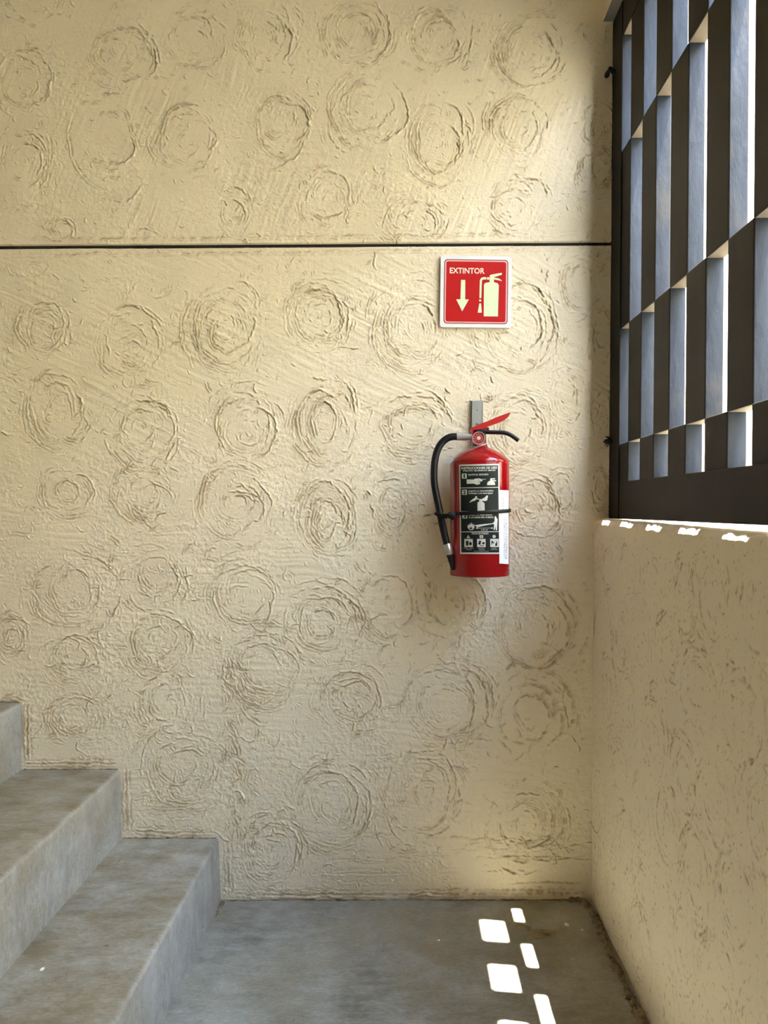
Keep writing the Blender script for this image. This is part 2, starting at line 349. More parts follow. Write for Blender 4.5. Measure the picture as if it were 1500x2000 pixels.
# distinctive single arcs: centre, radii, from / to angle (0 right, 90 up)
ARCS = [(700,60,34,34,150,20),(700,64,66,66,110,250),(700,60,64,66,-80,40),(860,74,34,36,20,170),(864,92,34,28,-95,40),(858,72,50,56,60,200),
 (1034,104,54,50,95,235),(1034,104,52,50,-60,60),(1036,108,68,62,140,300),(716,214,38,52,70,250),(716,214,76,78,100,260),(716,216,78,72,-70,50),
 (854,276,44,60,140,300),(854,284,42,50,-70,50),(852,300,56,66,180,330),(1012,250,38,44,-110,50),(1012,250,58,56,40,200),
 (1004,406,20,20,-20,170),(1010,410,46,44,90,200),(1030,386,40,36,-10,100),(640,384,42,50,-10,120),(640,408,34,18,200,340),
 (240,108,62,56,-30,170),(240,120,66,52,-35,30),(226,92,26,20,60,190),(378,72,40,44,-10,200),(380,88,60,44,-150,0),(520,72,50,66,110,290),(528,76,44,44,-60,80),
 (550,250,48,62,60,340),(560,240,40,40,-60,120),(536,252,20,16,190,320),(546,214,20,16,60,180),(365,262,50,62,60,210),(370,270,50,40,-40,80),(350,280,56,44,150,260),
 (40,310,54,56,20,120),(55,310,28,34,-60,110),(45,150,50,58,40,120),(50,160,48,42,190,330),(70,150,30,44,-60,60),
 (88,640,30,46,60,280),(96,625,30,36,-40,120),(88,640,56,60,130,230),(262,682,18,18,20,200),(268,690,24,24,190,330),(256,660,62,62,20,140),(252,680,60,60,170,240),
 (440,640,60,76,110,280),(446,650,34,38,130,290),(450,640,46,46,-80,30),(470,590,30,40,-20,100),(424,650,70,88,120,230),
 (108,770,26,24,0,170),(110,800,56,80,100,250),(140,790,20,22,-80,60),(148,824,22,20,-110,60),(146,850,20,10,190,340),(110,808,60,66,210,290),
 (282,840,44,44,70,210),(300,834,40,44,-60,90),(286,824,56,44,20,140),(280,850,70,70,190,300),(478,830,56,54,90,200),(476,840,64,56,-70,60),(474,800,36,36,0,120),(470,840,44,56,160,220),
 (132,956,22,22,0,360),(150,960,34,36,-20,100),(304,972,32,28,-10,150),(290,975,40,38,190,320),(286,962,64,66,100,250),(468,1000,46,44,-10,160),(466,990,24,24,20,110),(450,1004,46,44,200,340),(454,980,66,70,100,210),
 (622,612,44,48,-60,160),(626,620,50,44,180,350),(620,612,66,74,110,220),(812,638,40,44,-20,200),(806,640,62,74,120,280),(810,644,76,90,150,300),(806,642,52,58,160,260),
 (634,826,26,38,0,360),(628,824,44,64,60,290),(640,800,54,60,-10,80),(630,824,64,82,150,290),(808,836,52,40,20,170),(808,826,70,56,10,140),(812,860,60,36,190,330),
 (1012,640,48,50,-60,90),(1010,640,72,84,-40,80),(1014,846,48,60,-10,120),(1010,640,84,86,-110,-30),(636,1016,20,40,0,360),(634,1010,50,66,-60,120),(640,1020,34,56,110,270),
 (148,1148,32,38,-100,160),(142,1150,76,72,120,290),(146,1150,44,44,150,300),(140,1140,90,62,10,80),(304,1128,42,44,-10,110),(310,1120,36,30,150,290),(280,1140,50,50,130,250),
 (484,1170,68,58,20,120),(486,1178,56,38,190,320),(478,1170,60,54,140,220),(144,1288,30,12,200,340),(146,1258,36,20,20,170),(24,1244,18,20,-30,160),(30,1228,24,24,0,150),
 (300,1250,40,52,130,240),(318,1248,56,40,-20,70),(520,1306,56,50,60,170),(520,1322,66,54,190,320),(520,1320,44,36,170,290),(524,1322,70,60,10,80),(508,1380,30,34,180,300),
 (148,1404,32,26,150,340),(146,1402,50,44,100,250),(332,1372,54,64,90,230),(336,1360,44,44,160,240),(628,1220,28,26,-10,350),(628,1214,56,52,20,160),(630,1216,76,72,-40,110),(628,1220,50,48,190,330),
 (758,1180,48,56,-60,110),(756,1190,44,50,180,300),(880,1180,44,46,150,260),(878,1180,68,70,-20,90),(1044,1236,30,42,-110,60),(1048,1232,62,70,-80,60),(1048,1228,78,84,0,110),(1046,1240,70,66,210,330),
 (690,1366,40,36,10,190),(688,1366,56,56,20,200),(690,1372,40,34,190,340),(862,1382,44,46,100,330),(866,1380,66,64,-80,60),(870,1380,82,80,-30,80),(860,1384,60,58,200,310),(872,1378,92,90,-20,60),
 (1036,1402,42,42,-10,160),(1040,1400,80,90,-30,80),(1040,1416,34,36,190,300),(1034,1400,58,62,0,110),(1036,992,50,52,-10,120),(1036,1000,60,60,-40,80),
 (352,1490,44,40,150,300),(366,1486,30,26,20,160),(360,1494,78,74,160,310),(372,1500,86,84,-120,-60),(648,1574,54,56,60,-60),(650,1572,74,84,-70,70),(644,1560,50,54,60,140),(650,1580,80,86,200,320),
 (524,1662,34,50,60,300),(528,1660,56,70,90,250),(540,1656,40,50,-60,60),(824,1546,58,60,-40,100),(828,1552,74,82,-30,120),(800,1640,40,26,180,300),(1026,1608,40,38,-10,150),(1030,1612,52,50,-110,40),
 (1034,1614,72,78,-60,80),(1020,1616,44,36,190,300),(1015,1690,40,20,200,330),(1168,330,28,44,-80,80),(1166,350,40,50,100,200),(1136,560,36,50,120,280),
 (120,446,22,20,0,130),(286,462,24,18,10,170),(456,412,24,24,-60,100),(458,392,30,26,30,150)]
# the face someone drew into the wet plaster
FACE = [([190,200,212,226,232],[222,219,220,224,228]),([204,214,226,232,224,212],[221,216,217,221,225,226]),([232,244,250,254],[209,220,234,242]),([166,175,188,202],[290,304,312,316]),
 ([203,214,222,232,244,254,262,264,262,256],[312,317,317,319,316,308,296,284,272,264]),([187,198,210,220,232],[333,330,330,331,330]),([193,206,218,230,240],[350,348,345,346,345]),
 ([140,134,134,140,148,160,175,190,200],[230,254,278,302,322,340,356,366,376]),([200,214,230,246,258,272,280],[384,389,389,390,384,370,360]),([200,212,226,240],[181,185,184,184]),([160,172,186,200],[200,197,197,197]),([244,252,262,268,274],[246,240,266,276,290])]

def back_relief(px0, py0, cell, shape):
    S = Strokes(11)
    for cx, cy, rx, ry, d in ROS: S.rosette(cx, cy, rx, ry, d*.8, .8)
    for a in ARCS:
        a0, a1 = a[4], a[5]
        if a1 < a0: a0, a1 = a1, a0
        S.arc(a[0], a[1], a[2], a[3], a0, a1, S.rng.uniform(.9, 1.5), S.rng.uniform(1.5, 2.2), S.rng.uniform(-.05, .05))
        if S.rng.random() < .5: S.arc(a[0]+2, a[1]+1, a[2]+5, a[3]+5, a0+10, a0+(a1-a0)*.7, .8, 1.5, S.rng.uniform(-.1, .1))
    for xs, ys in FACE: S.path(xs, ys, 1.2, 1.8)
    r = S.rng
    for k in range(3200):      # stray flicks between the rosettes
        x = r.uniform(0, 1195); y = r.uniform(0, 1750); a = r.uniform(0, 6.28); l = r.uniform(3, 14)
        S.path([x, x+l*.5*math.cos(a), x+l*math.cos(a+.4)], [y, y+l*.5*math.sin(a), y+l*math.sin(a+.4)], r.uniform(.3, 1.0), r.uniform(.9, 1.4))
    for k in range(420):       # torn, wandering ridges, thickest low on the wall
        y = r.uniform(500, 1700) if k % 3 == 0 else r.uniform(980, 1700); x = r.uniform(0, 1120); a = r.uniform(0, 6.28); c_ = r.normal(0, .35); xs_, ys_ = [x], [y]
        for j in range(int(r.integers(3, 9))):
            a += c_+r.normal(0, .3); xs_.append(xs_[-1]+6*math.cos(a)); ys_.append(ys_[-1]+6*math.sin(a))
        S.path(xs_, ys_, r.uniform(.5, 1.3), r.uniform(1.0, 1.7))
    for k in range(90):        # crumbly seam left of the middle
        y = r.uniform(1280, 1640); x = 452+r.normal(0, 12)+(y-1450)*.03; l = r.uniform(5, 22); a = math.radians(r.normal(75, 28))
        S.path([x, x+l*math.cos(a)], [y, y+l*math.sin(a)], r.uniform(.7, 1.5), 1.5)
    for k in range(30):        # long trowel drags above the floor
        x = r.uniform(440, 1060); y = r.uniform(1630, 1742) if x > 600 else r.uniform(1735, 1750); l = r.uniform(40, 200)
        S.path(np.linspace(x, x+l, 8), y+r.normal(0, 1.4, 8), r.uniform(.3, .8), 1.7)
    for k in range(14):
        x = r.uniform(245, 330); y = r.uniform(1560, 1628); l = r.uniform(30, 90)
        S.path(np.linspace(x, min(x+l, 415), 6), y+r.normal(0, 1.2, 6), r.uniform(.4, .9), 1.8)
    # plaster lips along stairs, floor, joint
    lip = [([50,50,50],[1372,1430,1490]),([50,130,228],[1492,1491,1493]),([244,243,244],[1500,1560,1622]),([248,320,416],[1625,1628,1627]),([441,442,443],[1640,1700,1748]),([446,600,760],[1750,1751,1749]),([760,950,1150],[1751,1750,1749]),([0,24,44],[1364,1363,1368])]
    for xs, ys in lip:
        for q in (0, 7): S.path(np.array(xs)+(q if xs[0] == xs[-1] or abs(xs[0]-xs[-1]) < 6 else 0), np.array(ys)-(q if abs(xs[0]-xs[-1]) > 6 else 0), 1.6-.1*q, 2.4)
    S.path([0, 400, 1190], [466, 465, 461], .7, 2.2); S.path([0, 400, 1190], [497, 496, 491], .8, 2.0)
    R, G = stamp(S, px0, py0, cell, shape, 0.0030, 0.0024)
    yy, xx = np.mgrid[0:shape[0], 0:shape[1]].astype(np.float32); xx = xx*cell+px0; yy = yy*cell+py0
    n_big = lattice(xx/95, yy/95, 1)*.0018+lattice(xx/38, yy/38, 2)*.0008
    def stri(ang, seed):
        c, s_ = math.cos(ang), math.sin(ang); u = xx*c+yy*s_; v = -xx*s_+yy*c
        v = v+lattice(xx/60, yy/60, seed+5)*5
        return lattice(u/70, v/4.2, seed)*.55+lattice(u/40, v/9, seed+1)*.6
    top = 1/(1+np.exp((yy-480)/20)); mid = (1-top)/(1+np.exp((yy-960)/60)); low = 1-top-mid
    st = stri(math.radians(112), 21)*top+stri(math.radians(25), 31)*mid+stri(math.radians(4), 41)*low
    patch = np.clip(.55+lattice(xx/70, yy/70, 3)*.8, .12, 1.2)
    grain = lattice(xx/2.6, yy/2.6, 7)*.00022+lattice(xx/5.5, yy/5.5, 8)*.00025
    rough = np.clip(.7+lattice(xx/50, yy/50, 13)*.8, .15, 1.5)*(1+.7*low)
    H = n_big+st*patch*.0012+grain*rough*1.7
    calm = np.clip((yy+10-(40+(1180-xx)*.25))/40, 0, 1)*1.0
    calm = np.where(xx > 1085, np.clip((yy-34)/22, 0, 1), 1.0)
    mod = np.clip(.95+lattice(xx/60, yy/60, 17)*.35, .45, 1.3)
    H = H+(R-G)*mod*calm
    dirt_shade = np.clip(G/.0024*1.25*mod*calm-.18, 0, .8)*np.clip(.75+lattice(xx/9, yy/9, 19)*.6, .15, 1)  # mostly the ridges' shade, painted brown into the grooves
    dirt_shade = np.maximum(dirt_shade, np.clip(lattice(xx/4, yy/4, 23)-.80, 0, 1)*3.0*np.clip(lattice(xx/80, yy/80, 24)+.3, 0, 1)*.8)
    return H, dirt_shade

cell = 1.45; px0, py0 = -22.0, -30.0
cols = int((1290-px0)/cell); rows = int((1775-py0)/cell)
H, dirt_shade = back_relief(px0, py0, cell, (rows, cols))
yy, xx = np.mgrid[0:rows, 0:cols]; xx = xx*cell+px0; yy = yy*cell+py0
slope = 7.0/1195.0
Xw = (xx-VX)/700.0; Zw = CH-(yy-VY)/700.0+slope*(xx-600)/700.0
Yw = -H
def with_skirt(V, d, top, bottom):
    if top: e = V[:1].copy(); e[..., 1] = 0.03; V = np.concatenate([e, V]); d = np.concatenate([d[:1], d])
    if bottom: e = V[-1:].copy(); e[..., 1] = 0.03; V = np.concatenate([V, e]); d = np.concatenate([d, d[-1:]])
    return V, d
V = np.stack([Xw, Yw, Zw], -1)
ju = int(round((474.8-py0)/cell)); jl = int(round((483.6-py0)/cell))
Vu, du = with_skirt(V[:ju+1], dirt_shade[:ju+1], False, True)
Vl, dl = with_skirt(V[jl:], dirt_shade[jl:], True, False)
wall_low = structure(grid_mesh('wall_back', Vl, dl, [M_WALL]))
wall_up = structure(grid_mesh('wall_back', Vu, du, [M_WALL]))
bm = bmesh.new()   # plain masonry behind and around the worked plaster
box(bm, -4.0, 0.73, 0.032, 0.17, -0.05, 3.05)
box(bm, -4.0, (px0+2-VX)/700, 0.0, 0.032, -0.05, 3.05)
box(bm, (px0+1-VX)/700, 0.73, 0.0, 0.032, CH+(VY-py0-2)/700, 3.05)
structure(obj('wall_back', bm, M_PLAIN))
bm = bmesh.new(); box(bm, -1.165, 0.585, 0.012, 0.0315, CH+(VY-490)/700, CH+(VY-468)/700)
structure(obj('trim_1', bm, M_JOINT))

# ------------------------------------------------------------------ floor, stairs, shell
def grid_plane(x0, x1, y0, y1, nx, ny, f):
    xs = np.linspace(x0, x1, nx); ys = np.linspace(y0, y1, ny); X, Y = np.meshgrid(xs, ys)
    return np.stack([X, Y, f(X, Y)], -1)
fl = grid_plane(-0.60, 0.62, -2.2, 0.03, 220, 380, lambda X, Y: (lattice((X*700)/120, Y*700/120, 51)*.0015+lattice(X*700/26, Y*700/26, 52)*.0005).astype(float))
fl = fl[::-1]
floor = structure(grid_mesh('floor', fl, None, [M_FLOOR]))
bm = bmesh.new(); box(bm, -4.0, 0.70, -4.2, 0.0, -0.2, -0.02); box(bm, -4.0, 0.62, -4.2, -2.19, -0.02, 0.0); box(bm, -4.0, -0.599, -2.19, 0.0, -0.02, 0.0)
structure(obj('floor', bm, M_FLOOR))

def lumpy(path, width, height, seed, nx=9):
    """a crumbly low ridge along a path of (x, y) on the floor"""
    rng = random.Random(seed); bm = bmesh.new(); rows_ = []
    pts = catmull([Vector((x, y, 0)) for x, y in path], 14)
    for i, p in enumerate(pts):
        t = (pts[min(i+1, len(pts)-1)]-pts[max(i-1, 0)]).normalized(); n = Vector((-t.y, t.x, 0))
        w = width*(.55+.9*rng.random()); row = []
        for k in range(nx):
            u = k/(nx-1)*2-1
            h = height*max(0, 1-u*u)*(0.4+.9*rng.random())-.0015
            row.append(bm.verts.new(p+n*(u*w)+Vector((rng.gauss(0, .0012), rng.gauss(0, .0012), h))))
        rows_.append(row)
    for a, b in zip(rows_, rows_[1:]):
        for k in range(nx-1): bm.faces.new((a[k], a[k+1], b[k+1], b[k]))
    bmesh.ops.recalc_face_normals(bm, faces=bm.faces)
    for f in bm.faces:
        if f.normal.z < 0: f.normal_flip()
    return bm
def fpt(px, py): Z = F*CH/(py-VY); return ((px-VX)*Z/F, Z-D)
path = [fpt(1112, 1757), fpt(1140, 1762), fpt(1163, 1792), fpt(1178, 1830), fpt(1198, 1880), fpt(1212, 1905), fpt(1232, 1948), fpt(1256, 2000), fpt(1300, 2100), fpt(1370, 2300)]
o = obj('mortar_edge', lumpy(path, 0.011, 0.010, 3), M_MORTAR, floor, True); o['kind'] = 'stuff'
o = obj('mortar_edge', lumpy([fpt(445, 1759.5), fpt(600, 1758.5), fpt(760, 1758), fpt(900, 1758), fpt(1000, 1758), fpt(1120, 1758)], 0.004, 0.004, 4, 5), M_MORTAR, floor, True); o['kind'] = 'stuff'
o = obj('mortar_edge', lumpy([fpt(434, 1762), fpt(431, 1772), fpt(425, 1790)], 0.007, 0.006, 8, 6), M_MORTAR, floor, True); o['kind'] = 'stuff'
def blotch(cx, cy, rx, ry, h, seed, rings=6, seg=22, jag=.33):
    rng = random.Random(seed); bm = bmesh.new(); c = bm.verts.new((cx, cy, h)); prev = None
    ks = [rng.uniform(1-jag, 1+jag) for _ in range(seg)]
    for r in range(1, rings+1):
        q = r/rings; ring = []
        for k in range(seg):
            a = 2*math.pi*k/seg
            z = h*(1-q**3)*(.4+rng.random()*.9)-(0.002 if r == rings else 0)
            ring.append(bm.verts.new((cx+rx*q*ks[k]*math.cos(a), cy+ry*q*ks[k]*math.sin(a), z)))
        for k in range(seg):
            j = (k+1) % seg
            bm.faces.new((c, ring[k], ring[j]) if prev is None else (prev[k], ring[k], ring[j], prev[j]))
        prev = ring
    return bm
x, y = fpt(1052, 1826); 
M_CRUST = mat('mortar_crust', (0.34, 0.28, 0.18), 0.95); bump(M_CRUST, noise(M_CRUST, 240, 4), 0.002)
obj('mortar_patch', blotch(x, y, .044, .022, .009, 5, 9, 30, .4), M_CRUST, floor, True)
x, y = fpt(1022, 1812); obj('mortar_patch', blotch(x, y, .020, .014, .007, 6, 6, 22, .4), M_CRUST, floor, True)
for (px_, py_, r_) in ((1107, 1806, .0085), (1137, 1816, .003), (857, 1837, .003)):
    x, y = fpt(px_, py_); bm = blotch(x, y, r_, r_*1.3, .0022, int(px_), 3, 14, .08); obj('paint_spot', bm, M_SPOT, floor, True)

# stairs: riser foot x, riser head x, tread height
RIS = [(-0.512, -0.519, 0.1715), (-0.790, -0.7925, 0.363), (-1.067, -1.069, 0.550), (-1.345, -1.347, 0.737), (-1.623, -1.625, 0.924), (-1.90, -1.902, 1.111)]
stairs = thing('staircase', 'grey polished concrete staircase rising to the left along the cream wall', 'staircase', (-0.9, -0.6, 0))
prev_h = 0
for i, (xf, xh, h) in enumerate(RIS):
    nx_ = RIS[i+1][0] if i+1 < len(RIS) else xf-.28
    z0 = prev_h-.001 if i else -.015
    # profile in x,z, swept along y with a slightly worn edge
    R_ = 0.011; prof = [(xf, z0), (xf, z0+.004), (xh+.0005, h-R_-.03)]
    for k in range(7):
        a = math.radians(90*k/6); prof.append((xh-R_+R_*math.cos(a), h-R_+R_*math.sin(a)))
    prof += [(xh-.05, h+.0005), (xh-.14, h-.0005), (nx_+.004, h), (nx_-.02, h), (nx_-.02, z0)]
    bm = bmesh.new(); ny = 60; ring = []
    for j in range(ny+1):
        y = 0.024-(1.27)*j/ny; dx = .0012*math.sin(j*.9+i)+.0008*math.sin(j*2.3+i*2)
        ring.append([bm.verts.new((x_+(dx if 2 <= q_ <= 9 else 0), y, z_+(.5*dx if 3 <= q_ <= 11 else 0))) for q_, (x_, z_) in enumerate(prof)])
    n_ = len(prof)
    for a, b in zip(ring, ring[1:]):
        for k in range(n_): bm.faces.new((a[k], a[(k+1) % n_], b[(k+1) % n_], b[k]))
    bm.faces.new(ring[0]); bm.faces.new(ring[-1][::-1])
    bmesh.ops.recalc_face_normals(bm, faces=bm.faces)
    st = obj('step', bm, M_STEP, None, True, 50); adopt(stairs, st)
    if i == 0: st['label'] = 'lowest concrete step of the flight, with a small white paint spot'
    prev_h = h
bm = bmesh.new(); box(bm, -3.999, RIS[-1][0]-.29, -1.246, .0, -.0, RIS[-1][2]); adopt(stairs, obj('landing', bm, M_STEP))
def tread_pt(px, py, h): Z = F*(CH-h)/(py-VY); return ((px-VX)*Z/F, Z-D, h)
x, y, z = tread_pt(82, 1893, RIS[0][2])
bm = blotch(0, 0, .0055, .0075, .0016, 9, 3, 16, .05); ps = obj('paint_spot', bm, M_SPOT, None, True); ps.location = (x, y, z); adopt(stairs, ps)
for (x0_, x1_, h_, sd) in ((-.785, -.525, RIS[0][2], 21), (-1.062, -.80, RIS[1][2], 22), (-1.34, -1.075, RIS[2][2], 23)):
    bm = lumpy([(x0_, -.0022), ((x0_+x1_)/2, -.0024), (x1_, -.0022)], .0028, .0045, sd, 5)
    o = obj('mortar_edge', bm, M_MORTAR, None, True); o.location.z = h_; adopt(stairs, o); o['kind'] = 'stuff'
low = [k for k in stairs.children if k.name.startswith('step')][0]
ps.parent = low; ps.matrix_parent_inverse = Matrix.Identity(4)

# side wall under the opening: inner face X = .5214 + .0067 z, runs towards and past the camera
YB_END = 1.979-.101*24-D-.115
def side_x(z): return 0.5214+0.0067*z
ZT = 1.0605
nz, nyy = 400, 420
ycoord = np.linspace(0.004, -1.30, nyy); zc = np.linspace(-0.01, 1, nz)
def side_relief():
    S = Strokes(77); r = S.rng
    for row, zc_ in enumerate(np.arange(80, 780, 118)):
        for col in range(-1, 9):
            cx = 70+col*118+(row % 2)*58+r.normal(0, 10); cy = zc_+r.normal(0, 10)
            if cy > 735: continue
            S.rosette(cx, 742-cy, r.uniform(48, 66), r.uniform(54, 74), .95, .7)
    for k in range(700):
        x = r.uniform(0, 920); y = r.uniform(0, 740); a = r.uniform(0, 6.28); l = r.uniform(3, 14)
        S.path([x, x+l*math.cos(a)], [y, y+l*math.sin(a)], r.uniform(.4, 1.1), 1.2)
    return S
cz = 742/ (nz-1); cy_ = 1.304*700/(nyy-1)
S = side_relief(); cs = 1.9; sh = (int(745/cs)+2, int(915/cs)+2)
R, G = stamp(S, 0, 0, cs, sh, .0016, .0017)
gy, gx = np.mgrid[0:sh[0], 0:sh[1]].astype(np.float32); gxx = gx*cs; gyy = gy*cs
Hs = lattice(gxx/70, gyy/90, 61)*.0014+lattice(gxx/4, gyy/60, 62)*.0004+lattice(gxx/3, gyy/3, 63)*.0002
mod = np.clip(.8+lattice(gxx/50, gyy/50, 64)*.6, .1, 1.2)*np.clip((gyy-10)/25, 0, 1)
Hs = Hs+(R*.45-G)*mod
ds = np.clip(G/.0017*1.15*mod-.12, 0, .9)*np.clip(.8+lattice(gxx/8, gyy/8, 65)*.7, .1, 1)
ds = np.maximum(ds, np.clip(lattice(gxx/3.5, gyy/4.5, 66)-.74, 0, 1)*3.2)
yv = 0.006-gxx/700.0                      # away from the back wall
def sill_z(y): return ZT+0.0107*np.minimum(y, 0)/1.03
frac = gyy/gyy.max()
ztop = sill_z(yv)+lattice(gxx/14, gxx*0+.3, 67)*.0016+lattice(gxx/5, gxx*0+.7, 68)*.0010
zv = ztop*(1-frac)-.01*frac
edge = np.clip((10-gyy)/10, 0, 1)
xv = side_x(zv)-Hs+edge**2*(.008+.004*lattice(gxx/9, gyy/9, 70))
corner = np.exp(-np.clip(-yv, 0, 1)/.008)*.006
Vs = np.stack([xv-corner*0, yv, zv], -1)
# sill top rows
sx = np.linspace(0, 1, 44)[1:]; top_rows = []
for t in sx[::-1]:
    X_ = xv[0]+(0.70-xv[0])*t
    Zt = sill_z(yv[0])+(ztop[0]-sill_z(yv[0]))*max(0, 1-t*6)+lattice(gxx[0]/16, gxx[0]*0+t*14, 69)*.0014*min(1, t*6)
    top_rows.append(np.stack([X_, yv[0], Zt], -1))
Vs = np.concatenate([np.array(top_rows), Vs]); ds = np.concatenate([np.zeros((len(sx), ds.shape[1]), np.float32), ds])
Vs = Vs[:, ::-1]; ds = ds[:, ::-1]
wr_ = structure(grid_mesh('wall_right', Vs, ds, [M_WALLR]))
bm = bmesh.new()
box(bm, 0.55, 0.70, -1.3, 0.01, -0.05, 1.035)
box(bm, 0.5285, 0.70, -4.2, -1.299, -0.05, 1.045)
box(bm, 0.5290, 0.70, -4.2, YB_END, 1.045, 2.45)
structure(obj('wall_right', bm, M_PLAIN))
# beam over the opening
SOF = 2.4500
bm = bmesh.new(); v, fs = box(bm, 0.5545, 0.703, -4.2, 0.001, SOF, 3.05); fs[0].material_index = 1
structure(obj('wall_right', bm, [M_PLAIN, M_SOFFIT]))
# rest of the stair hall
bm = bmesh.new(); box(bm, -4.0, 0.703, -4.2, 0.17, 3.05, 3.2); structure(obj('ceiling', bm, M_PLAIN))
bm = bmesh.new(); box(bm, -4.12, -4.0, -4.2, 0.17, -0.05, 3.2); structure(obj('wall_left', bm, M_PLAIN))
bm = bmesh.new(); box(bm, -4.0, 0.703, -4.3, -4.2, -0.05, 3.2); structure(obj('wall_front', bm, M_PLAIN))
bm = bmesh.new(); box(bm, 0.70, 30, -30, 30, -0.4, -0.15); box(bm, -30, 0.70, -30, -4.3, -.4, -.15); structure(obj('ground', bm, M_PALE))

bm = bmesh.new(); box(bm, 0.73, 2.9, 0.004, 0.17, -0.15, 3.05); structure(obj('wall_outside', bm, M_PLAIN))
bm = bmesh.new(); box(bm, 2.9, 3.1, -12, 8, -0.15, 3.8); structure(obj('wall_outside', bm, M_PLAIN))  # opposite facade added to block low sky and give the light a direction
# ------------------------------------------------------------------ steel screen
def gx_(z): return 0.574+0.0085*(z-CH)
TD = 0.036
def hr(r): return CH+r*0.574/(1-.0085*r)
ZBB, ZBT, ZB1, ZB2, ZB3, ZTP = hr(-.044), hr(.1276), hr(.3037), hr(.836), hr(1.645), hr(2.166)
YB = [2.05-D, 1.979-D]+[1.979-.101*k-D for k in range(1, 25)]
screen = thing('steel_screen', 'dark bronze steel screen of staggered upright box tubes filling the wall opening', 'screen', (0.59, -0.9, ZBB))
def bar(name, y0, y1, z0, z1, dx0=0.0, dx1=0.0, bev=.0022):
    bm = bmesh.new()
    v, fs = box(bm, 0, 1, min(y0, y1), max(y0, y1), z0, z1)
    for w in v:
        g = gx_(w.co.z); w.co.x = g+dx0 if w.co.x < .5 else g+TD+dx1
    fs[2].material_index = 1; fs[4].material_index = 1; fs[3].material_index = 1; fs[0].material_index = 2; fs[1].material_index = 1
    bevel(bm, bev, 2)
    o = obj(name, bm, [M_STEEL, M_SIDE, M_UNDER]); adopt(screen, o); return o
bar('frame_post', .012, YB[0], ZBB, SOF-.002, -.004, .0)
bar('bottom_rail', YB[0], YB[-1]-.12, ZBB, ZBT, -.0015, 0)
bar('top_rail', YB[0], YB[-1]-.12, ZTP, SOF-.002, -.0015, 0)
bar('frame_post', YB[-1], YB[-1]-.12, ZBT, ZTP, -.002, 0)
rowsz = [(ZBT, ZB1), (ZB1, ZB2), (ZB2, ZB3), (ZB3, ZTP)]
rt = random.Random(4)
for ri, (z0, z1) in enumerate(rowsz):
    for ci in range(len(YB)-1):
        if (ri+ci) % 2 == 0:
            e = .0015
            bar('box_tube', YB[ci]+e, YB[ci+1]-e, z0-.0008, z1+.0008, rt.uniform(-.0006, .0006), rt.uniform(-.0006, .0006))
# welded anchors tying the frame into the plaster
for (px_, py_, s_) in ((1192, 142, 1.45), (1190, 862, 1.25)):
    c = P(px_, py_, D-.02); bm = bmesh.new()
    pts = [c+Vector((-.006, -.004, .002)), c+Vector((-.002, -.010, .004)), c+Vector((.004, -.008, -.001)), c+Vector((.020, -.004, -.006))]
    tube(bm, catmull([pts[0]+Vector((0, .022, -.002))]+pts, 4), lambda t: .0042*s_*(1+.25*math.sin(t*17)), 8)
    if py_ > 800:
        for k in range(6):
            a = k*1.1; d = Vector((-.012*abs(math.cos(a))-.002, -.002, .016*math.sin(a)))
            tube(bm, [c+Vector((.006, -.006, -.002)), c+d*.6+Vector((0, -.008, .002)), c+d+Vector((0, .008, 0))], lambda t: .0022*(1.2-t*.7), 6)
    o = obj('anchor', bm, M_BLACK, None, True); adopt(screen, o)

